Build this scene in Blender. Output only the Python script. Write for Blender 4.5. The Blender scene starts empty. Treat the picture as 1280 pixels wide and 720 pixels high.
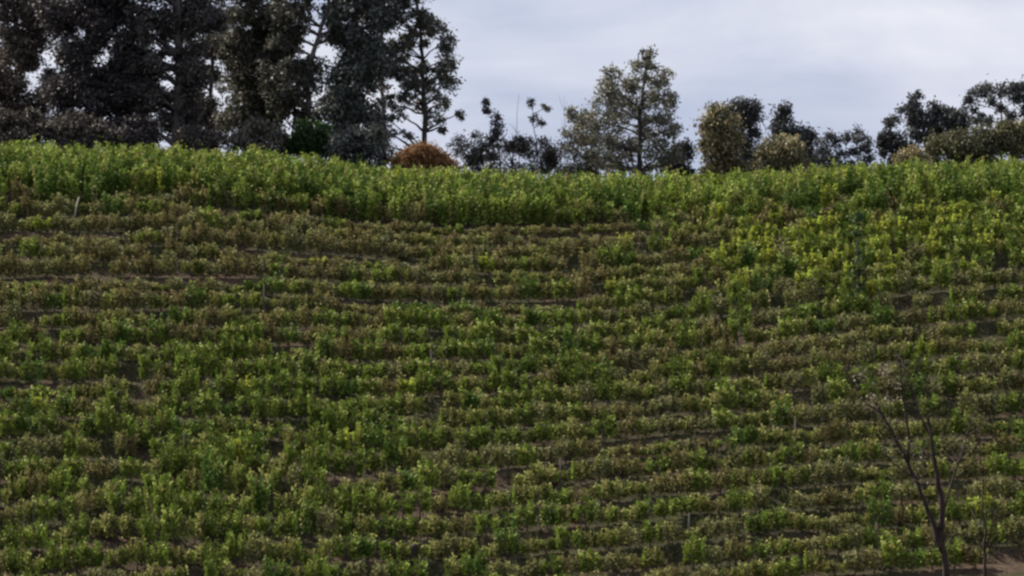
import bpy, math, random
import numpy as np
from mathutils import Vector, noise as mnoise

R = math.radians
rng = np.random.default_rng(7)
random.seed(7)
scene = bpy.context.scene
col = scene.collection

# ------------------------------------------------------------------ camera
FPX = 5200.0                       # focal length in pixels of a 1280-wide picture
PITCH = R(2.97)
cam_d = bpy.data.cameras.new('camera')
cam_d.sensor_width = 36.0
cam_d.lens = FPX / 1280.0 * 36.0
cam_d.clip_start = 0.5
cam_d.clip_end = 9000.0
cam = bpy.data.objects.new('camera', cam_d)
col.objects.link(cam)
cam.location = (0, 0, 0)
cam.rotation_euler = (R(90) + PITCH, 0, 0)
scene.camera = cam

# ------------------------------------------------------------------ sky
SUN_EL, SUN_AZ = R(46), R(-56)     # azimuth from +Y (away from camera), negative = to the left
world = bpy.data.worlds.new('World')
scene.world = world
world.use_nodes = True
nt = world.node_tree
nt.nodes.clear()
N = nt.nodes.new
out = N('ShaderNodeOutputWorld')
bg = N('ShaderNodeBackground')
bg.inputs['Strength'].default_value = 0.055
sky = N('ShaderNodeTexSky')
sky.sky_type = 'NISHITA'
sky.sun_disc = False
sky.sun_elevation = SUN_EL
sky.sun_rotation = SUN_AZ
sky.air_density = 1.0
sky.dust_density = 1.5
tc = N('ShaderNodeTexCoord')
mp = N('ShaderNodeMapping')
mp.inputs['Scale'].default_value = (5.0, 5.0, 13.0)
mp.inputs['Location'].default_value = (1.3, 0.4, 0.2)
nz = N('ShaderNodeTexNoise')
nz.inputs['Scale'].default_value = 2.2
nz.inputs['Detail'].default_value = 6.0
nz.inputs['Roughness'].default_value = 0.52
nz.inputs['Distortion'].default_value = 0.35
rp = N('ShaderNodeValToRGB')
rp.color_ramp.elements[0].position = 0.33
rp.color_ramp.elements[0].color = (4.3, 4.8, 6.6, 1)     # thin grey-lilac cloud
rp.color_ramp.elements[1].position = 0.66
rp.color_ramp.elements[1].color = (7.9, 7.95, 8.7, 1)      # brighter cloud
nz2 = N('ShaderNodeTexNoise')
nz2.inputs['Scale'].default_value = 1.1
nz2.inputs['Detail'].default_value = 3.0
rp2 = N('ShaderNodeValToRGB')
rp2.color_ramp.elements[0].position = 0.25
rp2.color_ramp.elements[0].color = (0.78, 0.78, 0.78, 1)
rp2.color_ramp.elements[1].position = 0.7
rp2.color_ramp.elements[1].color = (0.95, 0.95, 0.95, 1)
mx = N('ShaderNodeMix')
mx.data_type = 'RGBA'
L = nt.links.new
L(tc.outputs['Generated'], mp.inputs['Vector'])
L(mp.outputs['Vector'], nz.inputs['Vector'])
L(mp.outputs['Vector'], nz2.inputs['Vector'])
L(nz.outputs['Fac'], rp.inputs['Fac'])
L(nz2.outputs['Fac'], rp2.inputs['Fac'])
L(rp2.outputs['Color'], mx.inputs['Factor'])
L(sky.outputs['Color'], mx.inputs['A'])
L(rp.outputs['Color'], mx.inputs['B'])
L(mx.outputs['Result'], bg.inputs['Color'])
L(bg.outputs['Background'], out.inputs['Surface'])

# ------------------------------------------------------------------ sun
sd = bpy.data.lights.new('sun', 'SUN')
sd.energy = 5.0
sd.angle = R(1.2)
sd.color = (1.0, 0.92, 0.76)
sun = bpy.data.objects.new('sun', sd)
col.objects.link(sun)
sdir = Vector((math.sin(SUN_AZ) * math.cos(SUN_EL), math.cos(SUN_AZ) * math.cos(SUN_EL), math.sin(SUN_EL)))
sun.rotation_euler = sdir.to_track_quat('Z', 'Y').to_euler()
sun.location = sdir * 400

vs = scene.view_settings
vs.view_transform = 'Standard'
vs.look = 'None'
vs.exposure = 1.0
vs.gamma = 1.0
vs.use_curve_mapping = False
scene.cycles.pixel_filter_type = 'BLACKMAN_HARRIS'
scene.cycles.filter_width = 2.6
scene.cycles.max_bounces = 6
scene.cycles.diffuse_bounces = 3
scene.cycles.transparent_max_bounces = 4

# ------------------------------------------------------------------ helpers
def at(px, py, Y):
    """the point at distance Y along the sight line of a 1280x720 picture position"""
    a = (px - 640) / FPX
    b = (360 - py) / FPX
    c, s = math.cos(PITCH), math.sin(PITCH)
    d = Vector((a, c - b * s, s + b * c))
    return d * (Y / d.y)

def tag(o, label=None, cat=None, group=None, kind=None):
    if label: o['label'] = label
    if cat: o['category'] = cat
    if group: o['group'] = group
    if kind: o['kind'] = kind
    return o

def empty(name, loc):
    o = bpy.data.objects.new(name, None)
    o.empty_display_size = 0.3
    o.location = loc
    col.objects.link(o)
    return o

def link(name, me, parent=None, loc=None):
    o = bpy.data.objects.new(name, me)
    col.objects.link(o)
    if parent: o.parent = parent
    if loc is not None: o.location = loc
    return o

def quads_mesh(name, V, C, mat):
    """V (n,4,3) quads, C (n,3) one colour for each"""
    n = len(V)
    me = bpy.data.meshes.new(name)
    me.vertices.add(n * 4)
    me.vertices.foreach_set('co', V.astype(np.float32).ravel())
    me.loops.add(n * 4)
    me.loops.foreach_set('vertex_index', np.arange(n * 4, dtype=np.int32))
    me.polygons.add(n)
    me.polygons.foreach_set('loop_start', np.arange(0, n * 4, 4, dtype=np.int32))
    me.update(calc_edges=True)
    a = me.color_attributes.new('tint', 'FLOAT_COLOR', 'POINT')
    c4 = np.ones((n, 4, 4), np.float32)
    c4[:, :, :3] = C[:, None, :]
    a.data.foreach_set('color', c4.ravel())
    me.materials.append(mat)
    return me

def norm(a):
    return a / np.maximum(np.linalg.norm(a, axis=1, keepdims=True), 1e-6)

def leaves(c, d, length, width, fold=0.18, r=rng, up=0.0):
    """leaf-shaped folded quads at c along d"""
    n = len(c)
    d = norm(d)
    s = norm(np.cross(d, r.normal(size=(n, 3)) + np.array([0, 0, up])))
    u = np.cross(s, d)
    ln = np.broadcast_to(length, (n,))[:, None]
    wd = np.broadcast_to(width, (n,))[:, None]
    V = np.empty((n, 4, 3))
    V[:, 0] = c
    V[:, 1] = c + d * ln * 0.45 + s * wd * 0.5 + u * wd * fold
    V[:, 2] = c + d * ln
    V[:, 3] = c + d * ln * 0.45 - s * wd * 0.5 + u * wd * fold
    return V

class Tubes:
    def __init__(self):
        self.v, self.f = [], []
    def tube(self, pts, rad, k=6):
        pts = [Vector(p) for p in pts]
        base = len(self.v)
        m = len(pts)
        for i, p in enumerate(pts):
            t = (pts[min(i + 1, m - 1)] - pts[max(i - 1, 0)])
            if t.length < 1e-6: t = Vector((0, 0, 1))
            t.normalize()
            a = t.cross(Vector((0.31, 0.85, 0.42)))
            if a.length < 1e-3: a = t.cross(Vector((1, 0, 0)))
            a.normalize()
            b = t.cross(a)
            for j in range(k):
                q = 2 * math.pi * j / k
                rr = rad[i] * (1 + 0.13 * math.sin(q * 3 + i * 1.7 + base))
                self.v.append(p + a * math.cos(q) * rr + b * math.sin(q) * rr)
        for i in range(m - 1):
            for j in range(k):
                j2 = (j + 1) % k
                self.f.append((base + i * k + j, base + i * k + j2, base + (i + 1) * k + j2, base + (i + 1) * k + j))
        self.f.append(tuple(base + j for j in reversed(range(k))))
        self.f.append(tuple(base + (m - 1) * k + j for j in range(k)))
    def limb(self, a, b, r0, r1, sag=0.12, k=5, n=5, rr=random):
        a, b = Vector(a), Vector(b)
        ln = (b - a).length
        off = Vector((rr.uniform(-1, 1), rr.uniform(-1, 1), rr.uniform(-.3, .6))) * ln * sag
        pts, rad = [], []
        for i in range(n):
            t = i / (n - 1)
            w = Vector((rr.uniform(-1, 1), rr.uniform(-1, 1), rr.uniform(-1, 1))) * ln * 0.025 * (0 < i < n - 1)
            pts.append(a.lerp(b, t) + off * (4 * t * (1 - t)) + w)
            rad.append(r0 + (r1 - r0) * t)
        self.tube(pts, rad, k)
        return pts
    def mesh(self, name, mat, smooth=True):
        me = bpy.data.meshes.new(name)
        me.from_pydata([tuple(v) for v in self.v], [], self.f)
        me.materials.append(mat)
        if smooth:
            me.polygons.foreach_set('use_smooth', [True] * len(me.polygons))
        return me

# ------------------------------------------------------------------ materials
def new_mat(name):
    m = bpy.data.materials.new(name)
    m.use_nodes = True
    m.node_tree.nodes.clear()
    return m, m.node_tree

def leaf_material(name, transl=0.3, rough=0.5, var=0.25):
    m, t = new_mat(name)
    n, l = t.nodes.new, t.links.new
    o = n('ShaderNodeOutputMaterial')
    at_ = n('ShaderNodeAttribute'); at_.attribute_name = 'tint'
    oi = n('ShaderNodeObjectInfo')
    mr = n('ShaderNodeMapRange')
    mr.inputs['To Min'].default_value = 1 - var
    mr.inputs['To Max'].default_value = 1 + var
    l(oi.outputs['Random'], mr.inputs['Value'])
    mul = n('ShaderNodeMix'); mul.data_type = 'RGBA'; mul.blend_type = 'MULTIPLY'
    mul.inputs['Factor'].default_value = 1.0
    l(at_.outputs['Color'], mul.inputs['A'])
    l(mr.outputs['Result'], mul.inputs['B'])
    p = n('ShaderNodeBsdfPrincipled')
    p.inputs['Roughness'].default_value = rough
    p.inputs['Specular IOR Level'].default_value = 0.15
    tr = n('ShaderNodeBsdfTranslucent')
    ms = n('ShaderNodeMixShader')
    ms.inputs['Fac'].default_value = transl
    l(mul.outputs['Result'], p.inputs['Base Color'])
    l(mul.outputs['Result'], tr.inputs['Color'])
    l(p.outputs['BSDF'], ms.inputs[1])
    l(tr.outputs['BSDF'], ms.inputs[2])
    l(ms.outputs['Shader'], o.inputs['Surface'])
    return m

def bark_material(name, c1, c2, scale=6.0, stretch=(1, 1, 0.25)):
    m, t = new_mat(name)
    n, l = t.nodes.new, t.links.new
    o = n('ShaderNodeOutputMaterial')
    tcn = n('ShaderNodeTexCoord')
    mpn = n('ShaderNodeMapping'); mpn.inputs['Scale'].default_value = stretch
    ns = n('ShaderNodeTexNoise'); ns.inputs['Scale'].default_value = scale; ns.inputs['Detail'].default_value = 6
    cr = n('ShaderNodeValToRGB')
    cr.color_ramp.elements[0].position = 0.35; cr.color_ramp.elements[0].color = (*c1, 1)
    cr.color_ramp.elements[1].position = 0.65; cr.color_ramp.elements[1].color = (*c2, 1)
    bp = n('ShaderNodeBump'); bp.inputs['Strength'].default_value = 0.5; bp.inputs['Distance'].default_value = 0.03
    p = n('ShaderNodeBsdfPrincipled'); p.inputs['Roughness'].default_value = 0.85
    l(tcn.outputs['Object'], mpn.inputs['Vector'])
    l(mpn.outputs['Vector'], ns.inputs['Vector'])
    l(ns.outputs['Fac'], cr.inputs['Fac'])
    l(cr.outputs['Color'], p.inputs['Base Color'])
    l(ns.outputs['Fac'], bp.inputs['Height'])
    l(bp.outputs['Normal'], p.inputs['Normal'])
    l(p.outputs['BSDF'], o.inputs['Surface'])
    return m

M_leaf = leaf_material('vine_leaf', 0.25, 0.65, 0.12)
M_tree = leaf_material('tree_leaf', 0.18, 0.55, 0.0)
M_grass = leaf_material('weed_blade', 0.3, 0.6, 0.0)
M_vinewood = bark_material('vine_wood', (0.035, 0.024, 0.018), (0.09, 0.065, 0.05), 30)
M_dark_bark = bark_material('dark_bark', (0.025, 0.02, 0.02), (0.07, 0.055, 0.05), 5)
M_gum_bark = bark_material('pale_gum_bark', (0.07, 0.06, 0.058), (0.21, 0.18, 0.17), 2.2)
M_mid_bark = bark_material('grey_bark', (0.035, 0.03, 0.03), (0.12, 0.105, 0.10), 2.2)
M_red_bark = bark_material('reddish_bark', (0.012, 0.006, 0.005), (0.032, 0.015, 0.012), 6)
M_post = bark_material('weathered_wood', (0.06, 0.05, 0.042), (0.15, 0.13, 0.11), 14, (1, 1, 0.12))
M_pale = bark_material('bleached_wood', (0.30, 0.27, 0.20), (0.5, 0.46, 0.36), 14, (1, 1, 0.12))
M_stone = bark_material('pale_stone', (0.30, 0.31, 0.31), (0.55, 0.56, 0.56), 4, (1, 1, 1))

def soil_material():
    m, t = new_mat('hill_soil')
    n, l = t.nodes.new, t.links.new
    o = n('ShaderNodeOutputMaterial')
    tcn = n('ShaderNodeTexCoord')
    n1 = n('ShaderNodeTexNoise'); n1.inputs['Scale'].default_value = 0.22; n1.inputs['Detail'].default_value = 5
    n2 = n('ShaderNodeTexNoise'); n2.inputs['Scale'].default_value = 2.6; n2.inputs['Detail'].default_value = 8; n2.inputs['Roughness'].default_value = 0.7
    n3 = n('ShaderNodeTexNoise'); n3.inputs['Scale'].default_value = 11.0; n3.inputs['Detail'].default_value = 6
    for q in (n1, n2, n3): l(tcn.outputs['Object'], q.inputs['Vector'])
    # soil: dark umber to pinkish tan
    cs = n('ShaderNodeValToRGB')
    cs.color_ramp.elements[0].position = 0.3; cs.color_ramp.elements[0].color = (0.024, 0.017, 0.013, 1)
    cs.color_ramp.elements[1].position = 0.72; cs.color_ramp.elements[1].color = (0.100, 0.070, 0.050, 1)
    l(n2.outputs['Fac'], cs.inputs['Fac'])
    # low ground cover: olive to dry straw
    cg = n('ShaderNodeValToRGB')
    cg.color_ramp.elements[0].position = 0.35; cg.color_ramp.elements[0].color = (0.018, 0.021, 0.009, 1)
    cg.color_ramp.elements[1].position = 0.7; cg.color_ramp.elements[1].color = (0.058, 0.052, 0.028, 1)
    l(n3.outputs['Fac'], cg.inputs['Fac'])
    ad = n('ShaderNodeMath'); ad.operation = 'MULTIPLY_ADD'
    ad.inputs[1].default_value = 0.55
    l(n2.outputs['Fac'], ad.inputs[0]); l(n1.outputs['Fac'], ad.inputs[2])
    cm = n('ShaderNodeValToRGB')
    cm.color_ramp.elements[0].position = 0.62; cm.color_ramp.elements[0].color = (0, 0, 0, 1)
    cm.color_ramp.elements[1].position = 0.80; cm.color_ramp.elements[1].color = (1, 1, 1, 1)
    ba = n('ShaderNodeAttribute'); ba.attribute_name = 'bare'
    sb = n('ShaderNodeMath'); sb.operation = 'SUBTRACT'
    l(ad.outputs['Value'], sb.inputs[0]); l(ba.outputs['Fac'], sb.inputs[1])
    l(sb.outputs['Value'], cm.inputs['Fac'])
    mxn = n('ShaderNodeMix'); mxn.data_type = 'RGBA'
    l(cm.outputs['Color'], mxn.inputs['Factor'])
    l(cs.outputs['Color'], mxn.inputs['A']); l(cg.outputs['Color'], mxn.inputs['B'])
    bp = n('ShaderNodeBump'); bp.inputs['Strength'].default_value = 0.8; bp.inputs['Distance'].default_value = 0.12
    l(n3.outputs['Fac'], bp.inputs['Height'])
    p = n('ShaderNodeBsdfPrincipled'); p.inputs['Roughness'].default_value = 0.95
    p.inputs['Specular IOR Level'].default_value = 0.1
    l(mxn.outputs['Result'], p.inputs['Base Color'])
    l(bp.outputs['Normal'], p.inputs['Normal'])
    l(p.outputs['BSDF'], o.inputs['Surface'])
    return m

def track_material():
    m, t = new_mat('red_dirt')
    n, l = t.nodes.new, t.links.new
    o = n('ShaderNodeOutputMaterial')
    tcn = n('ShaderNodeTexCoord')
    n2 = n('ShaderNodeTexNoise'); n2.inputs['Scale'].default_value = 3.0; n2.inputs['Detail'].default_value = 8
    l(tcn.outputs['Object'], n2.inputs['Vector'])
    cs = n('ShaderNodeValToRGB')
    cs.color_ramp.elements[0].position = 0.3; cs.color_ramp.elements[0].color = (0.13, 0.065, 0.045, 1)
    cs.color_ramp.elements[1].position = 0.7; cs.color_ramp.elements[1].color = (0.27, 0.17, 0.125, 1)
    l(n2.outputs['Fac'], cs.inputs['Fac'])
    bp = n('ShaderNodeBump'); bp.inputs['Strength'].default_value = 0.6; bp.inputs['Distance'].default_value = 0.05
    l(n2.outputs['Fac'], bp.inputs['Height'])
    p = n('ShaderNodeBsdfPrincipled'); p.inputs['Roughness'].default_value = 0.95
    l(cs.outputs['Color'], p.inputs['Base Color']); l(bp.outputs['Normal'], p.inputs['Normal'])
    l(p.outputs['BSDF'], o.inputs['Surface'])
    return m

M_soil = soil_material()
M_track = track_material()

# ------------------------------------------------------------------ terrain
NROW = 28
RY = 178.6 + np.concatenate([[0], np.cumsum(np.linspace(1.60, 1.40, NROW + 3))])    # row distances
ROWN = np.arange(len(RY), dtype=float)
Y_FOOT, Y_TOP = 177.6, 217.5
Z_FOOT, Z_TOP = -3.75, 16.3
PY = np.array([-600, -80, 0, 40, 110, 160, 173.5, 177.4, 178.6, 184, 192, 200, 208, 213, 217.5, 222, 230, 260, 330, 600, 3500.])
PZ = np.array([2, -1.7, -1.7, -3.2, -6.5, -6.0, -5.1, -4.65, -4.2, -0.9, 3.75, 8.15, 12.3, 14.55, 15.8, 16.2, 16.0, 14.5, 11, 8, 8.])

def hermite(x, X, Y):
    d = np.diff(Y) / np.diff(X)
    m = np.zeros_like(Y)
    m[1:-1] = np.where(d[:-1] * d[1:] > 0, 2 * d[:-1] * d[1:] / (d[:-1] + d[1:] + 1e-9), 0)
    m[0], m[-1] = d[0], d[-1]
    x = np.clip(x, X[0], X[-1])
    i = np.clip(np.searchsorted(X, x) - 1, 0, len(X) - 2)
    h = X[i + 1] - X[i]
    t = (x - X[i]) / h
    return ((2 * t**3 - 3 * t**2 + 1) * Y[i] + (t**3 - 2 * t**2 + t) * h * m[i]
            + (-2 * t**3 + 3 * t**2) * Y[i + 1] + (t**3 - t**2) * h * m[i + 1])

_ph = rng.uniform(0, 6.28, 24)
def wav(x, y):
    s = np.zeros_like(x)
    for i in range(6):
        k = 0.13 * 1.75 ** i
        a = _ph[i] * 3
        s = s + (0.62 ** i) * np.sin(k * (x * math.cos(a) + y * math.sin(a)) + _ph[i + 6]) * np.sin(k * 0.8 * (x * math.sin(a + 1) - y * math.cos(a + 1)) + _ph[i + 12])
    return s

def row_off(x, y):                         # rows climb towards the right in the upper field, and wander a little
    w = np.clip((y - 184) / 30, 0, 1)
    q = np.clip(x, -40, 32) - 4
    rise = 0.18 * (q + np.sqrt(q * q + 9)) * .5
    return w * rise + 0.12 * np.sin(x * 0.21 + y * 0.2) + 0.05 * np.sin(x * 0.73 + y)

def row_y(k, x):
    return RY[k] + row_off(x, RY[k])

def row_phase(x, y):
    b = y - row_off(x, y)
    b = y - row_off(x, b)
    b = y - row_off(x, b)
    return np.interp(b, RY, ROWN)

# strips where the rows are stunted and the pale bank above them lies open: (row, from x, to x)
STRIPS = [(21, -16, 7), (19, -26, -18), (20, 0, 7), (16, -26, -12), (22, -24, -17), (15, -9, 3), (18, -14, -4), (10, -25, -20), (6, 4, 10)]

TX = np.array([-60, -27, -18.6, -14.3, -10.1, -5.9, -1.7, 2.5, 8.9, 15.2, 19.4, 27, 60.])
TZ = np.array([2.3, 1.8, 1.3, .98, .5, -.05, -.2, -.28, -.33, .08, .4, .6, 1.0])
def ground(x, y):
    x = np.asarray(x, float); y = np.asarray(y, float)
    x, y = np.broadcast_arrays(x, y)
    t = np.clip((y - 178) / 40, 0, 1)
    xc = 34 * np.tanh(x / 34)
    fb = 0.056 * xc + 0.026 * np.maximum(xc, 0)
    ft = hermite(xc, TX, TZ)
    tt = t ** 1.3
    side = fb * (1 - tt) + ft * tt
    fade = np.clip((y - 90) / 80, 0, 1) * np.clip((420 - y) / 150, 0, 1)
    z = hermite(y, PY, PZ) + side * fade
    z = z + wav(x, y) * 0.10 * np.clip((y - 150) / 20, 0, 1)
    # small benches along the rows
    ph = row_phase(x, y)
    on = np.clip((y - 177.8) / 1.5, 0, 1) * np.clip((218 - y) / 4, 0, 1)
    amp = 0.10 + 0.03 * np.sin(x * 0.31 + y * 0.7)
    z = z - amp * np.sin(2 * math.pi * ph) * on
    z = z + on * 0.025 * np.sin(x * 5.1 + 3 * np.sin(y * 2.3)) * np.sin(y * 6.3 + 2 * np.sin(x * 1.9))
    return z

def gz(x, y):
    return float(ground(np.array([x]), np.array([y]))[0])

def sheet(name, xs, ys, zf, mat):
    X, Y = np.meshgrid(xs, ys)
    Z = zf(X, Y)
    nx, ny = len(xs), len(ys)
    me = bpy.data.meshes.new(name)
    me.vertices.add(nx * ny)
    me.vertices.foreach_set('co', np.stack([X, Y, Z], -1).astype(np.float32).ravel())
    i = (np.arange(ny - 1)[:, None] * nx + np.arange(nx - 1)[None, :]).ravel()
    F = np.stack([i, i + 1, i + nx + 1, i + nx], -1).astype(np.int32)
    me.loops.add(F.size)
    me.loops.foreach_set('vertex_index', F.ravel())
    me.polygons.add(len(F))
    me.polygons.foreach_set('loop_start', np.arange(0, F.size, 4, dtype=np.int32))
    me.update(calc_edges=True)
    me.polygons.foreach_set('use_smooth', np.ones(len(F), bool))
    me.materials.append(mat)
    return link(name, me)

xs = np.concatenate([-np.geomspace(3000, 38, 26), np.arange(-36, 36.01, 0.4), np.geomspace(38, 3000, 26)])
ys = np.concatenate([np.linspace(-600, -20, 12), np.arange(0, 172, 4.0), np.arange(172, 224, 0.17), np.arange(224.5, 262, 1.5), np.geomspace(265, 3500, 22)])
hs = tag(sheet('hillside', xs, ys, ground, M_soil), kind='structure')
tag(sheet('dirt_track', np.arange(-60, 60.1, 0.5), np.array([174.2, 174.9, 175.7, 176.4, 177.0, 177.5]),
          lambda x, y: ground(x, y) + 0.03 - 0.08 * (np.abs(y - 175.8) > 1.65), M_track), kind='structure')

# ------------------------------------------------------------------ vines
TINT = {                                  # leaf colours of the kinds of vine
    'green':  [(.105, .155, .034), (.145, .190, .048), (.070, .112, .026), (.17, .20, .07)],
    'deep':   [(.044, .088, .024), (.066, .115, .032), (.090, .14, .042)],
    'olive':  [(.125, .132, .050), (.160, .160, .072), (.085, .098, .036), (.19, .185, .10)],
    'yellow': [(.270, .285, .060), (.220, .26, .052), (.180, .23, .05)],
    'brown':  [(.140, .118, .062), (.170, .146, .084), (.096, .082, .042)],
    'grey':   [(.125, .128, .078), (.160, .156, .104), (.090, .098, .052)],
}
TRUNKS = []
for s in range(4):
    rr = random.Random(100 + s)
    tb = Tubes()
    top = Vector((rr.uniform(-.06, .06), rr.uniform(-.05, .05), .42))
    tb.tube([(0, 0, -.12), (rr.uniform(-.03, .03), rr.uniform(-.03, .03), .12), (rr.uniform(-.06, .06), rr.uniform(-.04, .04), .28), top],
            [.05, .042, .036, .034], 6)
    tb.limb(top, top + Vector((.46, rr.uniform(-.05, .05), .06)), .028, .014, .08, 5, 4, rr)
    tb.limb(top, top + Vector((-.46, rr.uniform(-.05, .05), .06)), .028, .014, .08, 5, 4, rr)
    TRUNKS.append(tb.mesh('vine_trunk', M_vinewood))

def vine_quads(kind, seed, tall):
    r = np.random.default_rng(seed)
    C, D, K = [], [], []
    dry = kind in ('brown', 'grey')
    others = TINT['olive'] if dry else TINT['olive'] + TINT['green']
    for cx in (-.34, 0, .34):                     # three upright bunches of shoots
        cx += r.normal(0, .06)
        ch = r.uniform(.75, 1.2)
        cy = r.normal(0, .09)
        for i in range(10 if kind not in ('brown', 'grey') else 9):
            hgt = r.uniform(.42, .9) * ch * (1.55 if tall else 1.0)
            lean = np.array([r.normal(0, .17), r.normal(0, .28), 1.0])
            nl = int(17 * (hgt / .65) ** .8)
            t = r.uniform(-.15, 1, nl)
            p = np.array([cx + r.normal(0, .07), cy + r.normal(0, .1), .34]) + t[:, None] * lean * hgt
            p += r.normal(0, .04, p.shape)
            d = r.normal(size=(nl, 3)) * np.array([1, 1, .6]) + np.array([0, 0, .9])
            C.append(p); D.append(d)
            tone = r.uniform(.5, 1.5)
            pal = np.array(TINT[kind] if r.random() < (.55 if dry else .66) else others) * np.array([1.28, 1.27, .95] if dry else [1.34, 1.34, .86])
            K.append(pal[r.integers(0, len(pal))] * tone * r.uniform(.85, 1.15, (nl, 1)) * np.ones((nl, 3)))
    C = np.concatenate(C); D = np.concatenate(D); K = np.concatenate(K)
    n = len(C)
    V = leaves(C, D, r.uniform(.11, .20, n), r.uniform(.085, .14, n), r=r, up=.5)
    return V, K

PROTO = {}
for ki, kind in enumerate(TINT):
    for tall in (False, True):
        PROTO[kind, tall] = [vine_quads(kind, 1000 + ki * 50 + tall * 20 + s, tall) for s in range(4)]
PMESH = {}
def proto_mesh(key, s):
    if (key, s) not in PMESH:
        V, K = PROTO[key][s]
        PMESH[key, s] = quads_mesh('vine_foliage', V, K, M_leaf)
    return PMESH[key, s]

def hill(px, py):                          # where the sight line of a picture position meets the slope
    for Y in np.arange(174, 224, .25):
        p = at(px, py, float(Y))
        if p.z <= gz(p.x, Y): return p.x, float(Y)
    return p.x, 222.0

# patches of the field: (centre, radii in px, mix of kinds)
MIX0 = dict(green=.28, deep=.08, olive=.32, yellow=.02, brown=.17, grey=.13)
PATCH = [((180, 310), (400, 85), dict(brown=.55, grey=.30, olive=.15)),
         ((330, 400), (300, 45), dict(brown=.45, olive=.3, grey=.15, deep=.1)),
         ((330, 540), (330, 100), dict(green=.62, olive=.25, deep=.08, yellow=.05)),
         ((640, 425), (230, 42), dict(green=.68, deep=.14, olive=.18)),
         ((1000, 325), (130, 52), dict(yellow=.85, green=.15)),
         ((1190, 300), (140, 65), dict(green=.5, yellow=.5)),
         ((870, 500), (130, 85), dict(olive=.5, brown=.25, green=.15, grey=.1)),
         ((600, 320), (280, 42), dict(brown=.5, grey=.3, olive=.2)),
         ((120, 690), (240, 50), dict(green=.6, olive=.35, yellow=.05)),
         ((1130, 600), (190, 130), dict(olive=.45, grey=.28, green=.2, brown=.07)),
         ((700, 600), (170, 90), dict(olive=.45, grey=.25, brown=.12, green=.18))]
PATCHW = [(hill(*c), (r[0] / 26.5, r[1] / 12.1), m) for c, r, m in PATCH]
BARE = [(hill(*c), (rx / 26.5, ry / 12.1)) for c, rx, ry in
        [((602, 600), 28, 6), ((535, 634), 28, 8), ((450, 694), 22, 7), ((418, 618), 14, 8), ((62, 492), 14, 7),
         ((1262, 706), 30, 6), ((10, 252), 24, 8)]]

# trodden bare soil on the ground itself
co = np.empty(len(hs.data.vertices) * 3, np.float32)
hs.data.vertices.foreach_get('co', co)
co = co.reshape(-1, 3)
bare = np.zeros(len(co), np.float32)
for (cx, cy), (rx, ry) in BARE:
    q = np.sqrt(((co[:, 0] - cx) / (rx + .4)) ** 2 + ((co[:, 1] - cy) / (ry + .35)) ** 2)
    bare = np.maximum(bare, np.clip(1.5 - q, 0, 1) * .5)
bph = row_phase(co[:, 0], co[:, 1])
for k, xa, xb in STRIPS:
    q = np.clip((co[:, 0] - xa) * .7, 0, 1) * np.clip((xb - co[:, 0]) * .7, 0, 1) * np.clip(4 - 12 * np.abs(bph - k - .42), 0, 1)
    bare = np.maximum(bare, q * .5)
hs.data.attributes.new('bare', 'FLOAT', 'POINT').data.foreach_set('value', bare)

KINDS = list(TINT)
def mix_at(x, y):
    w = np.array([MIX0.get(k, 0) for k in KINDS])
    for (cx, cy), (rx, ry), m in PATCHW:
        g = math.exp(-1.2 * (((x - cx) / rx) ** 2 + ((y - cy) / ry) ** 2))
        w = w * (1 - g) + g * np.array([m.get(k, 0) for k in KINDS])
    return w / w.sum()

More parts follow.
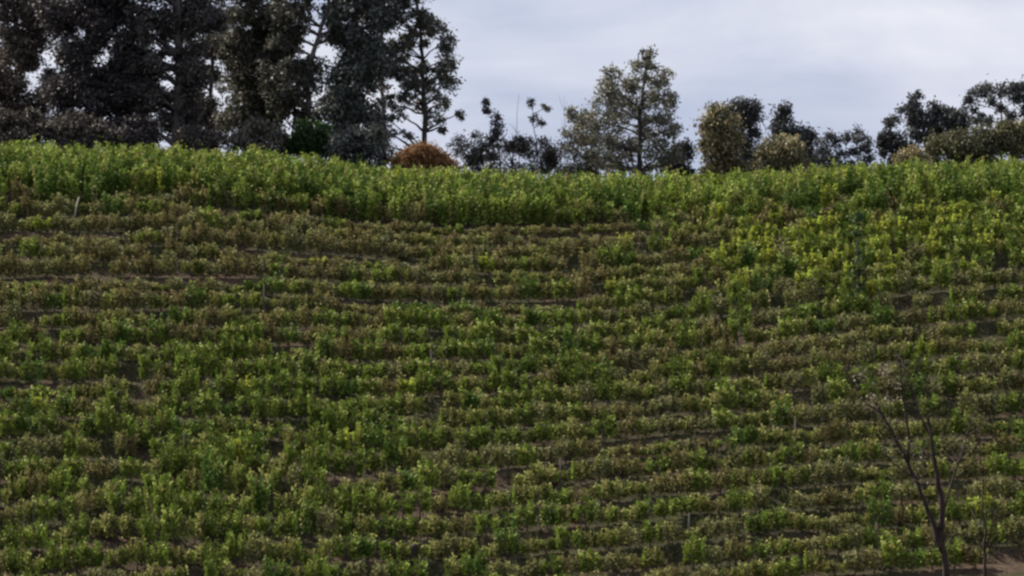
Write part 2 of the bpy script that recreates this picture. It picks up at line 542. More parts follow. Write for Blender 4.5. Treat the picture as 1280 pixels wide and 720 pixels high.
NTH = ['lowest', 'second', 'third', 'fourth', 'fifth', 'sixth', 'seventh', 'eighth', 'ninth', 'tenth']
LOOK = {'green': 'leafy green vine', 'deep': 'dark green vine', 'olive': 'dull olive vine', 'yellow': 'yellow-green vine',
        'brown': 'browning sparse vine', 'grey': 'greyish green vine'}
single, rest = 0, []
vr = np.random.default_rng(42)
for k in range(NROW):
    x = -30.5 + vr.uniform(0, .5)
    while x < 30.5:
        x += vr.uniform(.76, .98) * (.72 if RY[k] > 212 else 1)
        y = float(row_y(k, x)) + vr.normal(0, .06)
        if y > 219.6 or abs(x) > 640 * y / FPX + 4: continue
        if any(((x - cx) / rx) ** 2 + ((y - cy) / ry) ** 2 < 1 for (cx, cy), (rx, ry) in BARE): continue
        top = y > 213.2 or (y > 211.6 and vr.random() < .5)
        mixw = mix_at(x, y)
        miss = .02 + .08 * mixw[KINDS.index('brown')]
        if not top and vr.random() < miss: continue
        if top:
            kind = str(vr.choice(['green', 'deep', 'yellow', 'olive'], p=[.52, .42, .03, .03]))
            if y > 215.6: kind = str(vr.choice(['green', 'yellow', 'olive'], p=[.72, .22, .06]))
        else:
            kind = KINDS[int(vr.choice(len(KINDS), p=mixw))]
        s = int(vr.integers(0, 4))
        sc = vr.uniform(.78, 1.22) * .84 * (1.08 if kind in ('green', 'deep', 'yellow') else .92)
        if any(k == q and xa < x < xb for q, xa, xb in STRIPS): sc *= .62
        vig = float(wav(np.array(x * 2.6 + 90), np.array(y * 2.6)))
        sc *= 1.08 + .09 * max(-1, min(1, vig * 1.4))
        lush = math.exp(-((x + 11) / 13) ** 2 - ((y - 187) / 8) ** 2)            # overgrown lower part of the field
        sc *= 1 + .28 * lush
        y += vr.normal(0, .05 + .22 * lush)
        if top: sc = vr.uniform(.94, 1.1)
        rz = (math.pi if vr.random() < .5 else 0) + vr.normal(0, .12)
        z = gz(x, y)
        half = 640 * y / FPX
        if k < 6 and abs(x) < half + .2:
            single += 1
            o = empty('grapevine', (x, y, z - .02))
            o.rotation_euler.z = rz
            o.scale = (.92, .86, sc)
            row = 'lowest row above the red dirt track' if k == 0 else NTH[k] + ' row up from the dirt track'
            look = ('tall ' if sc > 1.03 else 'low ' if sc < .73 else 'mid-sized ') + LOOK[kind]
            tag(o, look + ' in the ' + row, 'vine', look + 's in the ' + row)
            link('trunk', TRUNKS[s], o)
            link('foliage', proto_mesh((kind, top), s), o)
        else:
            rest.append((x, y, z - .02, rz, sc, kind, top, s))

TV, TF, FV, FC = [], [], [], []
nv = 0
for x, y, z, rz, sc, kind, top, s in rest:
    c, sn = math.cos(rz), math.sin(rz)
    M = np.array([[c * .92, -sn * .86, 0], [sn * .92, c * .86, 0], [0, 0, sc]])
    V, K = PROTO[kind, top][s]
    FV.append(V @ M.T + np.array([x, y, z])); FC.append(K * vr.uniform(.88, 1.12))
    me = TRUNKS[s]
    tv = np.empty(len(me.vertices) * 3, np.float32)
    me.vertices.foreach_get('co', tv)
    TV.append(tv.reshape(-1, 3) @ M.T + np.array([x, y, z]))
    TF += [tuple(i + nv for i in p.vertices) for p in me.polygons]
    nv += len(me.vertices)
fo = link('vine_rows', quads_mesh('vine_rows', np.concatenate(FV), np.concatenate(FC), M_leaf))
tag(fo, 'rows of vines covering the upper hillside up to the ridge', 'vines', kind='stuff')
me = bpy.data.meshes.new('vine_rows_trunks')
me.from_pydata(np.concatenate(TV).tolist(), [], TF)
me.materials.append(M_vinewood)
tag(link('trunks', me, fo), kind='stuff')

# ------------------------------------------------------------------ weeds between the rows
wr = np.random.default_rng(5)
nt_ = 52000
wx = wr.uniform(-34, 34, nt_); wy = wr.uniform(177.9, 221, nt_)
keep = wav(wx * 1.7 + 40, wy * 1.7) + wr.normal(0, .5, nt_) > -.7
wp = row_phase(wx, wy)
wph = wp % 1.0
for k, xa, xb in STRIPS:
    keep &= ~((wx > xa) & (wx < xb) & (np.abs(wp - k - .42) < .25) & (wr.random(nt_) < .85))
keep &= (wph > .36) & (wph < .78)
for (cx, cy), (rx, ry) in BARE:
    keep &= ((wx - cx) / rx) ** 2 + ((wy - cy) / ry) ** 2 > .9
wx, wy = wx[keep], wy[keep]
nb = 4
bx = np.repeat(wx, nb) + wr.normal(0, .09, len(wx) * nb)
by = np.repeat(wy, nb) + wr.normal(0, .09, len(wx) * nb)
bz = ground(bx, by) - .01
pal = np.array([(.090, .100, .038), (.130, .120, .060), (.165, .145, .085), (.070, .092, .030), (.11, .092, .050)])
tone = np.repeat(pal[wr.integers(0, 5, len(wx))] * np.array([.7, .78, .7]), nb, 0) * wr.uniform(.75, 1.25, (len(bx), 1))
dd = np.stack([wr.normal(0, .5, len(bx)), wr.normal(0, .5, len(bx)), np.ones(len(bx))], -1)
tag(link('weeds', quads_mesh('weeds', leaves(np.stack([bx, by, bz], -1), dd, wr.uniform(.16, .46, len(bx)), wr.uniform(.04, .10, len(bx)), r=wr), tone, M_grass)),
    'low weeds and dry grass between the vine rows', 'weeds', kind='stuff')

# ------------------------------------------------------------------ posts, stakes, stones, stump
def on_hill(px, k):
    """point on row k seen near picture column px"""
    x = (px - 640) / FPX * RY[k]
    return x, float(row_y(k, x)) - .12

def post(px, k, h, r, mat, label, lean=(0, 0), name='vine_post'):
    x, y = on_hill(px, k)
    tb = Tubes()
    tb.tube([(0, 0, -.3), (lean[0] * .5, lean[1] * .5, h * .5), (lean[0], lean[1], h - .03), (lean[0], lean[1], h)], [r, r * .97, r * .93, r * .7], 8)
    o = link(name, tb.mesh(name, mat), None, (x, y, gz(x, y)))
    tag(o, label, 'stake' if name == 'leaning_stake' else 'post', 'wooden posts along the vine rows' if name == 'vine_post' else None)

for px, k in [(615, 0), (1096, 1), (43, 4), (478, 0), (903, 14), (232, 7), (700, 5), (1150, 9), (860, 2), (330, 15), (540, 11), (995, 6)]:
    rowt = 'lowest row above the red dirt track' if k == 0 else (NTH[k] + ' row up from the dirt track' if k < 10 else 'upper rows below the ridge')
    post(px, k, random.uniform(1.2, 1.5), .045, M_post, 'weathered thin wooden post standing in the ' + rowt, (random.uniform(-.05, .05), 0))
post(91, 21, 1.05, .05, M_pale, 'pale bleached stake leaning in a gap of the browned vines', (.28, -.1), 'leaning_stake')

def stone(px, k, dy, s, label, seed):
    x, y = on_hill(px, k)
    y += dy
    import bmesh
    bm = bmesh.new()
    bmesh.ops.create_icosphere(bm, subdivisions=3, radius=1)
    for v in bm.verts:
        q = v.co.copy()
        f = 1 + .32 * mnoise.noise(q * 1.3 + Vector((seed, 0, 0))) + .1 * mnoise.noise(q * 4 + Vector((0, seed, 0)))
        v.co = Vector((q.x * s[0], q.y * s[1], q.z * s[2])) * f
    me = bpy.data.meshes.new('boulder')
    bm.to_mesh(me); bm.free()
    me.materials.append(M_stone)
    tag(link('boulder', me, None, (x, y, gz(x, y) + s[2] * .45)), label, 'boulder', 'pale boulders under the ridge vines')
stone(1019, 21, -.5, (.24, .2, .26), 'small upright pale grey boulder among vines below the ridge', 3.1)
stone(1051, 21, -.6, (.36, .25, .17), 'low wide pale grey boulder among vines below the ridge', 8.4)

# dark stump of an old vine on the bare soil
x, y = on_hill(518, 2)
tb = Tubes()
tb.tube([(0, 0, -.15), (.02, 0, .15), (-.02, .02, .4), (0, 0, .7), (.01, 0, .86)], [.2, .16, .14, .15, .11], 9)
tb.limb((0, 0, .7), (.55, .1, .95), .07, .03, .15)
tb.limb((0, 0, .74), (-.45, .1, .98), .06, .03, .15)
st = link('vine_stump', tb.mesh('vine_stump', M_red_bark), None, (x, y - .2, gz(x, y - .2)))
tag(st, 'dark old vine stump with two short arms on bare pinkish soil', 'stump')

# ------------------------------------------------------------------ trees
def leafset(cl, n_of, pal, ls, lw, droop, r, sub=.42, hang=0.0, fill=.55):
    """leaf quads for clumps cl: (centre, (rx,ry,rz))"""
    C, D, K = [], [], []
    tips = []
    for c, rad in cl:
        n = n_of(rad)
        m = max(4, int(n / 42))
        u = norm(r.normal(size=(m, 3)))
        f = r.uniform(fill, 1.0, (m, 1)) ** .6
        sc = u * f * np.array(rad) + np.array(c)
        tips.append(sc)
        sr = sub * (sum(rad) / 3) * r.uniform(.55, 1.15, (m, 1))
        tone = r.uniform(.6, 1.35, (m, 1))
        i = r.integers(0, m, n)
        q = r.normal(size=(n, 3)) * .5
        q[:, 2] = q[:, 2] * .8 - hang * np.abs(r.normal(size=n)) * .5
        C.append(sc[i] + q * sr[i])
        d = r.normal(size=(n, 3)); d[:, 2] -= droop
        D.append(d)
        p = np.array(pal)
        K.append(p[r.integers(0, len(p), n)] * tone[i] * r.uniform(.8, 1.2, (n, 1)))
    C = np.concatenate(C); D = np.concatenate(D); K = np.concatenate(K)
    n = len(C)
    return leaves(C, D, ls * r.uniform(.65, 1.3, n), lw * r.uniform(.7, 1.3, n), r=r), K, tips

def tree(name, label, cat, Y, basepx, trunk_px, clumps, pal, bark, seed, r0=.22, dens=300, ls=.22, lw=.095, droop=.7,
         depth=1.0, sub=.85, hang=.3, fill=.3, group=None, twigs=True, trunk_stop=None, ymid=0.0):
    """clumps: (px, py, radius_x px, radius_y px) seen at distance Y; the crown is as deep as it is wide"""
    r = np.random.default_rng(seed); rr = random.Random(seed)
    ppm = FPX / Y
    bx = at(basepx, 200, Y).x
    bzv = gz(bx, Y)
    base = Vector((bx, Y, bzv))
    root = empty(name, base)
    if name in ('undergrowth_shrub', 'low_shrub', 'tan_bush', 'tan_tree', 'ridge_bush', 'pale_tree', 'pale_shrub', 'round_shrub', 'small_tree', 'dark_pine', 'rust_bush'):
        lo, hi = min(c[0] - c[2] for c in clumps), max(c[0] + c[2] for c in clumps)     # leafy down to the ground
        clumps = clumps + [(lo + (hi - lo) * (.15 + .7 * i / 5) + rr.uniform(-3, 3), rr.uniform(204, 220), rr.uniform(8, 12), rr.uniform(7, 10)) for i in range(6)]
    cl = []
    w = (max(c[0] + c[2] for c in clumps) - min(c[0] - c[2] for c in clumps)) / ppm / 2
    for cx, cy, rx, ry in clumps:
        dy = r.uniform(-.6, .6) * max(0, w - rx / ppm) * depth
        p = at(cx, cy, Y + dy + ymid) - base
        cl.append((np.array(p), (rx / ppm, (rx + ry) / 2 / ppm * max(.6, depth), ry / ppm)))
    V, K, tips = leafset(cl, lambda q: int(dens * (q[0] * q[2]) ** .5 * (q[0] + q[1] + q[2]) / 3 * 5.6) + 60, pal, ls * 1.12, lw * 1.25, droop, r, sub, hang, fill)
    link('crown', quads_mesh('crown', V, K, M_tree), root)
    tk = Tubes()
    tp = [Vector((0, 0, -.4))] + [at(px_, py_, Y + rr.uniform(-.3, .3)) - base for px_, py_ in trunk_px]
    nT = len(tp)
    # resample the trunk for a gentle wobble
    pts, rad = [], []
    for i in range(nT - 1):
        for j in range(4):
            t = j / 4
            pts.append(tp[i].lerp(tp[i + 1], t) + Vector((rr.uniform(-.05, .05), rr.uniform(-.05, .05), 0)))
    pts.append(tp[-1])
    for i in range(len(pts)):
        rad.append(r0 * (1.15 - .85 * i / (len(pts) - 1)) if i else r0 * 1.35)
    tk.tube(pts, rad, 8)
    link('trunk', tk.mesh('trunk', bark), root)
    lb = Tubes()
    for (c, rd), tips_c in zip(cl, tips):
        cv = Vector(c)
        best = min(range(len(pts)), key=lambda i: (pts[i] - cv).length + 2.2 * max(0, pts[i].z - cv.z + .35 * (Vector((pts[i].x, pts[i].y)) - Vector((cv.x, cv.y))).length))
        ra = max(.025, rad[best] * .55)
        lp = lb.limb(pts[best], cv, ra, .02, .1, 5, 6, rr)
        if twigs:
            for q in tips_c[:7]:
                lb.limb(lp[rr.randint(3, 5)], Vector(q), .018, .007, .1, 4, 3, rr)
    tag(link('limbs', lb.mesh('limbs', bark), root), kind='stuff')
    tag(root, label, cat, group)
    return root

def fill_clumps(ells, n, rmin, rmax, seed, flat=.8):
    """n clumps spread through the ellipses (px)"""
    rr = random.Random(seed)
    out, tot = [], sum(e[2] * e[3] for e in ells)
    for cx, cy, rx, ry in ells:
        for _ in range(max(1, round(n * rx * ry / tot))):
            a, q = rr.uniform(0, 6.283), math.sqrt(rr.random())
            s = rr.uniform(rmin, rmax)
            out.append((cx + math.cos(a) * q * max(2, rx - s * .8), cy + math.sin(a) * q * max(2, ry - s * .7), s, s * flat))
    return out

P_gum = [(.085, .086, .066), (.11, .108, .086), (.066, .068, .056), (.13, .124, .10)]
P_gumdark = [(.050, .045, .050), (.072, .064, .067), (.058, .052, .053)]
P_gumbrown = [(.10, .084, .074), (.074, .064, .058), (.13, .11, .095)]
P_blue = [(.066, .076, .070), (.095, .106, .098), (.14, .15, .135), (.044, .050, .050)]
P_dark = [(.040, .045, .052), (.064, .070, .077), (.088, .092, .092)]
P_tan = [(.27, .225, .115), (.20, .175, .092), (.34, .28, .16), (.13, .12, .065)]
P_olive = [(.115, .115, .060), (.085, .088, .048), (.155, .15, .082)]
P_green = [(.026, .058, .018), (.042, .082, .024), (.018, .038, .015)]
P_purple = [(.075, .064, .060), (.10, .088, .080), (.055, .052, .046)]
P_rust = [(.22, .118, .052), (.19, .100, .046), (.25, .14, .07)]
P_pale = [(.21, .205, .155), (.22, .215, .16), (.13, .137, .108), (.26, .25, .19), (.10, .107, .088)]
GT = 'tall gum trees along the ridge'

# tall dark group on the left
tree('gum_tree', 'brownish gum tree with gaps in its crown at the end of the tall row', 'tree', 238, 18,
     [(18, 150), (24, 60), (12, -40), (10, -120)],
     fill_clumps([(14, 110, 62, 62), (30, 20, 52, 52), (0, -50, 60, 50)], 96, 11, 20, 1), P_gumbrown, M_dark_bark, 11, .24, 140, group=GT)
tree('gum_tree', 'densest blackish gum tree in the tall row', 'tree', 233, 112,
     [(112, 150), (108, 60), (118, -40), (120, -150)],
     fill_clumps([(120, 105, 72, 78), (115, 10, 72, 70), (125, -70, 75, 60)], 110, 12, 22, 2), P_gumdark, M_dark_bark, 12, .27, 170, group=GT)
tree('gum_tree', 'gum tree with a thick straight bare grey trunk in the tall row', 'tree', 231, 222,
     [(222, 160), (224, 90), (222, 10), (220, -80), (226, -160)],
     fill_clumps([(180, 60, 30, 60), (210, -60, 70, 60), (262, 15, 26, 26), (185, 130, 24, 34), (240, 60, 24, 60), (225, 135, 36, 40), (200, 15, 24, 44), (246, 10, 22, 44)], 116, 10, 18, 3), P_gumdark + P_gum[:1], M_mid_bark, 13, .34, 145, group=GT)
tree('gum_tree', 'grey-olive gum tree with a broad full crown between bare trunk and pale forked trunk', 'tree', 240, 318,
     [(318, 150), (322, 80), (316, -10), (322, -110)],
     fill_clumps([(322, 120, 52, 62), (320, 45, 56, 52), (318, -50, 62, 55)], 120, 11, 20, 4), P_gum, M_dark_bark, 14, .22, 145, group=GT)
tree('gum_tree', 'pale forked gum tree showing light limbs through its crown', 'tree', 236, 386,
     [(386, 150), (384, 95), (398, 45), (412, 0), (418, -90)],
     fill_clumps([(360, 20, 30, 36), (400, -40, 60, 60), (428, 30, 26, 30), (380, 110, 34, 50), (350, 90, 30, 60)], 84, 9, 17, 5), P_gum + P_blue[:1], M_gum_bark, 15, .20, 125, group=GT)
tree('gum_tree', 'blue-grey leafy gum tree beside the lacy crowned one', 'tree', 234, 446,
     [(446, 150), (448, 80), (444, 0), (446, -90)],
     fill_clumps([(440, 130, 48, 52), (450, 70, 46, 50), (452, 5, 50, 45), (450, -60, 54, 44)], 92, 10, 19, 6), P_blue, M_dark_bark, 16, .20, 140, group=GT)
tree('gum_tree', 'thin grey-brown gum tree seen through the gap beside the bare trunk', 'tree', 252, 262,
     [(262, 150), (266, 80), (258, 0), (262, -70)],
     fill_clumps([(256, 130, 36, 56), (262, 30, 36, 50), (258, -40, 40, 40)], 62, 9, 16, 44), P_gumbrown + P_gum, M_dark_bark, 19, .16, 120, group=GT)
tree('gum_tree', 'thin grey gum tree filling in behind the blue-grey and lacy gums', 'tree', 254, 480,
     [(480, 150), (476, 80), (480, 10), (474, -60)],
     fill_clumps([(472, 150, 22, 40), (472, 70, 18, 50), (470, 0, 30, 40)], 18, 8, 13, 45), P_gum + P_gumbrown, M_gum_bark, 20, .15, 110, group=GT)
tree('gum_tree', 'lacy open-crowned gum tree rising behind the rust brown bush', 'tree', 236, 531,
     [(531, 165), (530, 120), (527, 60), (520, 0), (512, -60)],
     [(540, 34, 18, 14), (556, 48, 15, 13), (561, 72, 12, 16), (562, 97, 11, 15), (548, 84, 15, 13), (519, 22, 22, 13), (500, 8, 20, 15),
      (508, 62, 16, 9), (520, 84, 17, 11), (514, 104, 15, 13), (500, 86, 12, 12), (490, 60, 14, 10), (545, 118, 13, 11), (556, 128, 10, 10), (520, 128, 14, 11),
      (494, 140, 13, 10), (540, 146, 13, 11), (482, 160, 13, 13), (470, 176, 14, 12), (508, 168, 7, 8), (555, 156, 9, 8), (518, -20, 30, 20), (490, -40, 36, 22), (572, 143, 8, 7), (530, 100, 10, 9)] + fill_clumps([(530, 70, 40, 66), (500, 20, 34, 34), (500, 120, 28, 50), (492, 70, 24, 60)], 30, 7, 12, 77),
     P_gum + P_blue[:2], M_dark_bark, 17, .16, 150, ls=.19, lw=.08, sub=.6, group=GT)
tree('young_tree', 'small dark green bushy tree in front of the pale forked gum', 'tree', 229, 386,
     [(386, 178), (388, 150)], fill_clumps([(388, 165, 30, 26), (384, 182, 44, 14)], 15, 11, 17, 8), P_green, M_dark_bark, 18, .09, 260, ls=.2)
# undergrowth below the tall row
for i, (px, wd, hgt, pl, lab) in enumerate([
        (20, 50, 36, P_purple, 'dull purplish undergrowth shrub under the brownish gum'),
        (95, 46, 34, P_purple, 'reddish purple undergrowth shrub under the blackish gum'),
        (168, 44, 36, P_gumdark, 'blackish undergrowth shrub between blackish gum and bare trunk'),
        (250, 34, 22, P_purple, 'low purplish undergrowth shrub right by the bare grey trunk'),
        (318, 46, 34, P_gum, 'grey undergrowth shrub under the grey-olive gum'),
        (455, 44, 30, P_blue, 'dark blue-grey undergrowth shrub under the blue-grey gum')]):
    tree('undergrowth_shrub', lab, 'shrub', 227.5, px, [(px, 188 + i), (px + 2, 176)],
         fill_clumps([(px, 168 + i * 3, wd, hgt)], 20, 9, 15, 30 + i), pl, M_dark_bark, 30 + i, .05, 200, ls=.2, group='shrubs under the tall gums')

# rust brown rounded bush on the ridge
tree('rust_bush', 'rounded rust brown bush on the ridge under the lacy gum', 'bush', 224.5, 528, [(528, 206), (528, 196)],
     [(528, 201, 30, 17), (510, 206, 22, 14), (548, 207, 22, 13), (526, 193, 20, 12), (512, 198, 15, 10), (543, 199, 17, 11), (552, 208, 15, 12), (504, 208, 14, 12)],
     P_rust, M_dark_bark, 21, .06, 700, ls=.13, lw=.07, droop=-.3, sub=.5, hang=0, fill=.7, depth=.8)

# low purplish thicket and wispy saplings
for i, (px, top, wd, lab) in enumerate([(590, 158, 34, 'dark purple low shrub beside the rust bush'),
                                        (640, 163, 40, 'wide dark purple low shrub between the two saplings'),
                                        (686, 170, 28, 'small dark purple shrub at the foot of the pale conical tree')]):
    tree('low_shrub', lab, 'shrub', 232, px, [(px, 195), (px + 2, 180)],
         fill_clumps([(px, (top + 214) / 2, wd, (214 - top) / 2)], 13, 8, 13, 50 + i), P_purple + P_gum[:1], M_dark_bark, 50 + i, .06, 110, ls=.15, lw=.06, group='dark shrubs on the ridge')
tree('sapling', 'leaning dark sapling with leafy tufts over the purple shrubs', 'sapling', 231, 626, [(624, 190), (620, 160), (606, 128)],
     [(605, 127, 7, 6), (613, 137, 8, 7), (621, 148, 8, 8), (622, 162, 10, 9), (614, 172, 8, 8)], P_gumdark + P_blue[:1], M_dark_bark, 55, .05, 150, ls=.18, lw=.08)
tree('sapling', 'slender wispy sapling with two round tufts over the purple shrubs', 'sapling', 232, 672, [(671, 190), (668, 160), (664, 124)],
     [(681, 135, 6, 7), (676, 154, 7, 6), (664, 130, 5, 6), (668, 146, 4, 5)], P_gum, M_dark_bark, 56, .035, 110, ls=.16, lw=.07)
for i, (px, tp_, lean, lab) in enumerate([(645, 118, 4, 'thin leafless pale sapling between the two tufted saplings'), (708, 120, -3, 'thin leafless sapling against the pale conical tree')]):
    p0 = at(px, 210, 232); p1 = at(px + lean, tp_, 232)
    tb = Tubes(); b = Vector((p0.x, 232, gz(p0.x, 232)))
    pts = tb.limb((0, 0, -.2), p1 - b, .035, .008, .02, 5, 8)
    rr = random.Random(60 + i)
    for j in range(9):
        a = pts[rr.randint(3, 6)]
        tb.limb(a, a + Vector((rr.uniform(-.5, .5), rr.uniform(-.4, .4), rr.uniform(.4, 1.0))), .012, .005, .1, 4, 3, rr)
    tag(link('bare_sapling', tb.mesh('bare_sapling', M_gum_bark), None, b), lab, 'sapling', 'bare saplings on the ridge')

# pale conical tree and neighbours
tree('pale_tree', 'tall grey-green tree with pointed crown standing alone on the ridge', 'tree', 233, 800,
     [(800, 190), (800, 150), (806, 100), (811, 66)],
     [(811, 68, 11, 12), (806, 86, 17, 12), (824, 94, 14, 12), (790, 100, 15, 13), (765, 92, 14, 12), (758, 108, 17, 13), (776, 118, 20, 14), (816, 115, 20, 14), (834, 125, 14, 12),
      (756, 130, 18, 14), (797, 134, 20, 15), (826, 142, 20, 14), (742, 148, 18, 13), (772, 150, 20, 14), (808, 160, 18, 14), (836, 162, 15, 14), (758, 172, 22, 15), (788, 180, 22, 15),
      (818, 184, 24, 16), (838, 190, 16, 14), (736, 170, 14, 14), (748, 194, 22, 14), (778, 202, 26, 12)],
     P_pale, M_dark_bark, 71, .15, 200, ls=.17, lw=.08, sub=.62)
tree('pale_shrub', 'pale twiggy shrub leaning against the pointed-crown tree', 'shrub', 230, 726, [(726, 200), (728, 170)],
     [(728, 150, 13, 13), (718, 165, 12, 12), (734, 172, 14, 13), (720, 185, 13, 13), (714, 140, 7, 8), (736, 195, 15, 12)], P_pale + P_tan[:1], M_gum_bark, 72, .05, 200, ls=.18, lw=.08)
tree('round_shrub', 'small round dark shrub right beside the pointed-crown tree', 'shrub', 234, 855, [(855, 205), (856, 190)],
     [(855, 183, 10, 9), (850, 190, 10, 10), (860, 189, 8, 8), (846, 200, 10, 9)], P_dark, M_dark_bark, 73, .05, 220, ls=.17)
tree('tan_tree', 'tall tan-leaved narrow tree in front of a dark pine', 'tree', 229, 900, [(900, 200), (900, 160), (896, 138)],
     [(896, 140, 13, 10), (887, 152, 12, 11), (905, 152, 16, 12), (893, 168, 18, 13), (910, 170, 14, 13), (890, 184, 15, 13), (906, 188, 17, 13), (894, 202, 18, 11), (914, 203, 12, 10)],
     P_tan + P_olive[:2], M_dark_bark, 74, .08, 330, ls=.19)
tree('dark_pine', 'dark pine with a rounded top close behind the tan-leaved tree', 'tree', 243, 928, [(928, 190), (930, 150), (934, 126)],
     [(934, 130, 14, 9), (920, 134, 14, 9), (944, 142, 9, 10), (930, 148, 16, 11), (938, 162, 12, 12), (928, 178, 14, 13), (932, 196, 13, 13), (914, 146, 9, 9)], P_dark + P_blue[:1], M_dark_bark, 75, .1, 320, ls=.2, lw=.08, group='dark pines on the ridge')
tree('dark_pine', 'dark pine with a narrow top and drooping shoulder behind the tan bush', 'tree', 243, 984, [(982, 190), (980, 160), (979, 132)],
     [(979, 134, 9, 8), (978, 147, 12, 9), (984, 158, 15, 9), (998, 162, 14, 8), (1008, 170, 11, 9), (1004, 184, 14, 12), (990, 176, 12, 11), (972, 162, 8, 6), (1006, 200, 12, 10)], P_dark + P_blue[:1], M_dark_bark, 76, .1, 320, ls=.2, lw=.08, group='dark pines on the ridge')
tree('tan_bush', 'broad rounded tan bush in front of the narrow-topped pine', 'bush', 228, 970, [(970, 205), (970, 190)],
     [(978, 180, 17, 12), (964, 186, 15, 12), (990, 188, 15, 13), (955, 197, 16, 12), (975, 198, 22, 13), (994, 202, 16, 11), (948, 207, 13, 8)], P_tan + P_olive, M_dark_bark, 77, .06, 360, ls=.17)
tree('small_tree', 'small open dark tree next to the narrow-topped pine', 'tree', 246, 1032, [(1032, 195), (1033, 172)],
     [(1035, 173, 11, 7), (1026, 180, 9, 8), (1043, 178, 7, 8), (1030, 192, 12, 9), (1042, 198, 10, 8), (1020, 196, 9, 9)], P_dark, M_dark_bark, 78, .06, 170, ls=.18, lw=.08, group='small dark trees in the dip of the ridge')
tree('small_tree', 'small round-headed dark tree standing alone in the dip of the ridge', 'tree', 246, 1072, [(1072, 198), (1072, 174)],
     [(1070, 166, 12, 7), (1080, 172, 9, 8), (1060, 174, 8, 8), (1084, 184, 8, 8), (1072, 186, 10, 7), (1056, 188, 8, 8), (1082, 196, 9, 8)], P_dark + P_blue[:1], M_dark_bark, 79, .06, 170, ls=.18, lw=.08, group='small dark trees in the dip of the ridge')
tree('gum_tree', 'dark gum with tufted top beside the umbrella-crowned tree', 'tree', 247, 1116, [(1116, 192), (1114, 170), (1115, 148)],
     [(1115, 150, 9, 8), (1110, 168, 9, 8), (1120, 178, 14, 10), (1106, 182, 10, 10), (1134, 184, 12, 9), (1118, 192, 16, 9), (1140, 194, 14, 9)], P_dark + P_purple[:1], M_dark_bark, 80, .09, 260, ls=.2, group='gum trees past the dip of the ridge')
tree('gum_tree', 'dark broken-crowned gum between the tufted gum and the umbrella-crowned tree', 'tree', 244, 1165, [(1160, 190), (1154, 160), (1144, 122)],
     [(1145, 121, 8, 9), (1136, 134, 11, 9), (1148, 138, 14, 10), (1140, 152, 10, 9), (1160, 148, 16, 11), (1174, 134, 13, 8), (1190, 140, 15, 9), (1202, 146, 12, 11), (1180, 152, 14, 10), (1150, 164, 14, 10), (1168, 166, 18, 11), (1198, 160, 14, 10)],
     P_dark + P_blue[:1], M_dark_bark, 81, .11, 260, ls=.2, lw=.09, group='gum trees past the dip of the ridge')
tree('gum_tree', 'umbrella-crowned gum with thin fanning limbs on the ridge', 'tree', 242, 1252, [(1252, 195), (1250, 168), (1252, 142), (1250, 118)],
     [(1224, 114, 13, 8), (1242, 109, 15, 7), (1262, 112, 15, 8), (1284, 106, 15, 9), (1304, 112, 16, 10), (1216, 128, 10, 9), (1236, 124, 7, 6), (1275, 124, 11, 8), (1250, 134, 7, 6), (1290, 136, 14, 10), (1222, 144, 8, 8),
      (1262, 146, 8, 7), (1300, 156, 15, 11), (1234, 152, 8, 8)], P_dark + P_blue[:2], M_dark_bark, 82, .09, 230, ls=.2, lw=.09, fill=.35, group='gum trees past the dip of the ridge')
for i, (px, py, wd, hgt, pl, lab) in enumerate([
        (1190, 178, 34, 20, P_olive, 'olive rounded bush in front of the broken-crowned gum'),
        (1226, 176, 26, 24, P_olive + P_blue[:1], 'grey-olive bush between two rounded bushes below umbrella-crowned gum'),
        (1268, 170, 30, 28, P_olive + P_tan[1:2], 'large warm olive bush below the umbrella-crowned gum'),
        (1140, 196, 22, 9, P_tan, 'low tan bush at the foot of the tufted gum')]):
    tree('ridge_bush', lab, 'bush', 230 + i, px, [(px, 196), (px, py + 6)],
         fill_clumps([(px, py + 4, wd, hgt)], 13, 10, 16, 90 + i), pl, M_dark_bark, 90 + i, .06, 230, ls=.18, group='bushes along the ridge')

# slender sapling standing in the rows, and near-black shrub
x, y = hill(1072, 408)
px_ = 640 + x / y * FPX
def slope_tree(name, label, cat, px, y, trunk, clumps, pal, bark, seed, **kw):
    return tree(name, label, cat, y, px, trunk, clumps, pal, bark, seed, **kw)
slope_tree('slender_sapling', 'slender dark young tree standing up among the vines', 'sapling', 1072, 200.3,
           [(1073, 380), (1072, 320), (1073, 268)],
           [(1073, 272, 6, 10), (1071, 296, 5, 8), (1074, 318, 6, 8), (1071, 338, 6, 7), (1076, 358, 5, 7), (1070, 374, 6, 8)], P_green, M_dark_bark, 101, r0=.05, dens=150, ls=.14, lw=.06)
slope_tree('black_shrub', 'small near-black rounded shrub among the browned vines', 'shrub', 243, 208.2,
           [(243, 322), (243, 312)], [(243, 306, 8, 9), (243, 315, 8, 8), (242, 298, 6, 6), (246, 310, 7, 8)], [(.006, .008, .006), (.012, .014, .010)], M_dark_bark, 102, r0=.04, dens=900, ls=.12, lw=.07, fill=.2)

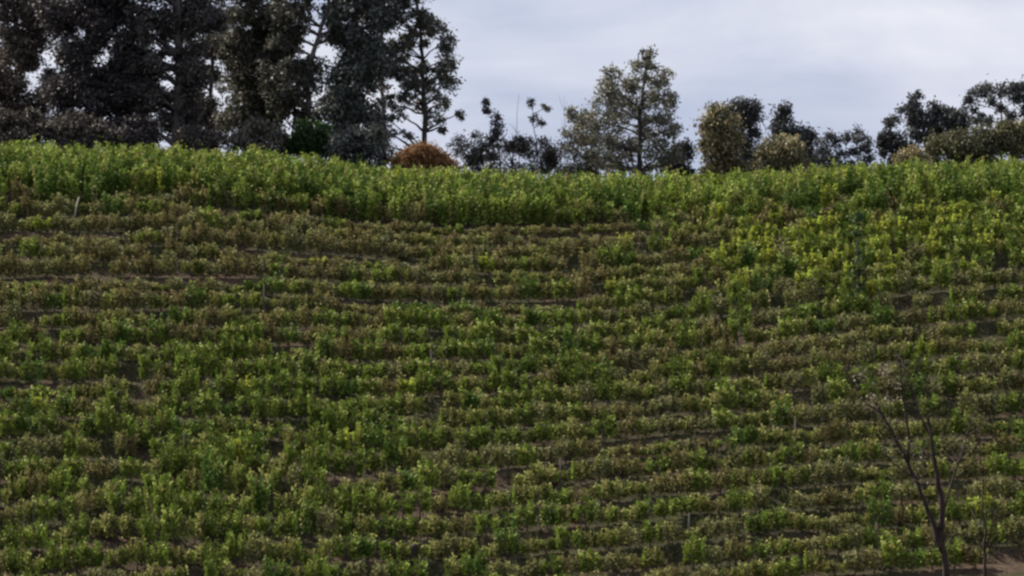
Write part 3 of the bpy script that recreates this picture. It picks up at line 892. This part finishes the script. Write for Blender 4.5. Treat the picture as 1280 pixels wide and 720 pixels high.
# ------------------------------------------------------------------ bare trees on the dirt track side
def bare_tree(name, label, px, Y, segs, seed, ntw, leafp=None, pal=None):
    """segs: list of (polyline px, r0, r1) seen at distance Y, the first is the trunk"""
    rr = random.Random(seed)
    r = np.random.default_rng(seed)
    bx = at(px, 720, Y).x
    base = Vector((bx, Y, gz(bx, Y)))
    root = empty(name, base)
    tk, br, tw = Tubes(), Tubes(), Tubes()
    anchors = []
    for si, (pl, r0, r1) in enumerate(segs):
        dy = 0 if si == 0 else rr.uniform(-.5, .5)
        p = [at(a, b, Y + dy * i / len(pl)) - base for i, (a, b) in enumerate(pl)]
        if si == 0: p = [Vector((0, 0, -.4))] + p
        pts, rad = [], []
        for i in range(len(p) - 1):
            for j in range(4):
                pts.append(p[i].lerp(p[i + 1], j / 4) + Vector((rr.uniform(-.03, .03), rr.uniform(-.03, .03), 0)))
        pts.append(p[-1])
        rad = [r0 + (r1 - r0) * i / (len(pts) - 1) for i in range(len(pts))]
        (tk if si == 0 else br).tube(pts, rad, 7)
        anchors += pts[len(pts) // 2:]
    ends = []
    for j in range(ntw):
        a = rr.choice(anchors)
        ln = rr.uniform(.5, 1.5)
        d = Vector((rr.uniform(-1, 1), rr.uniform(-1, 1), rr.uniform(.0, 1.0))).normalized() * ln
        q = tw.limb(a, a + d, .022, .008, .12, 4, 4, rr)
        for _ in range(3):
            b0 = q[rr.randint(1, 3)]
            e = b0 + Vector((rr.uniform(-1, 1), rr.uniform(-1, 1), rr.uniform(-.1, 1))) * ln * .4
            tw.limb(b0, e, .011, .005, .1, 3, 3, rr)
            ends.append(e)
    link('trunk', tk.mesh('trunk', M_red_bark), root)
    if br.v: link('limbs', br.mesh('limbs', M_red_bark), root)
    tag(link('twigs', tw.mesh('twigs', M_red_bark), root), kind='stuff')
    if leafp:
        C = []
        for (a, b, rx, n) in leafp:
            c = np.array(at(a, b, Y) - base)
            C.append(c + r.normal(size=(n, 3)) * rx / FPX * Y * .5)
        C = np.concatenate(C)
        p = np.array(pal)
        d = r.normal(size=C.shape); d[:, 2] -= .8
        link('dry_leaves', quads_mesh('dry_leaves', leaves(C, d, r.uniform(.1, .2, len(C)), r.uniform(.05, .1, len(C)), r=r), p[r.integers(0, len(p), len(C))], M_tree), root)
    tag(root, label, 'tree', 'bare trees at the foot of the slope')
    return root

bare_tree('bare_tree', 'forked leafless reddish brown tree with dry pale tufts at the dirt track', 1184, 172.5,
          [([(1183, 716), (1179, 690), (1176, 664)], .16, .11),
           ([(1176, 664), (1178, 630), (1172, 600), (1167, 570), (1163, 535), (1160, 522)], .13, .05),
           ([(1177, 690), (1168, 660), (1158, 632), (1145, 600), (1134, 578), (1120, 548), (1104, 520), (1088, 495)], .12, .035),
           ([(1134, 578), (1136, 540), (1128, 490), (1124, 442)], .07, .03),
           ([(1163, 545), (1150, 520), (1132, 470)], .055, .02),
           ([(1177, 650), (1190, 600), (1205, 560), (1212, 530)], .05, .015),
           ([(1104, 520), (1078, 500), (1062, 470)], .03, .012),
           ([(1145, 600), (1118, 580), (1098, 555)], .035, .012)], 201, 62,
          [(1075, 468, 9, 40), (1105, 462, 8, 45), (1088, 500, 10, 45), (1115, 500, 11, 40), (1146, 600, 9, 25), (1140, 560, 12, 40), (1120, 475, 12, 40)],
          [(.26, .23, .17), (.16, .13, .10), (.10, .085, .065), (.34, .31, .24)])
bare_tree('bare_tree', 'small thin leafless tree with straight dark stem near the forked one', 1232, 172.0,
          [([(1232, 712), (1230, 680), (1233, 660)], .08, .05),
           ([(1233, 664), (1228, 640), (1230, 610), (1226, 580)], .045, .015),
           ([(1231, 690), (1240, 660), (1246, 635)], .03, .012)], 202, 12)
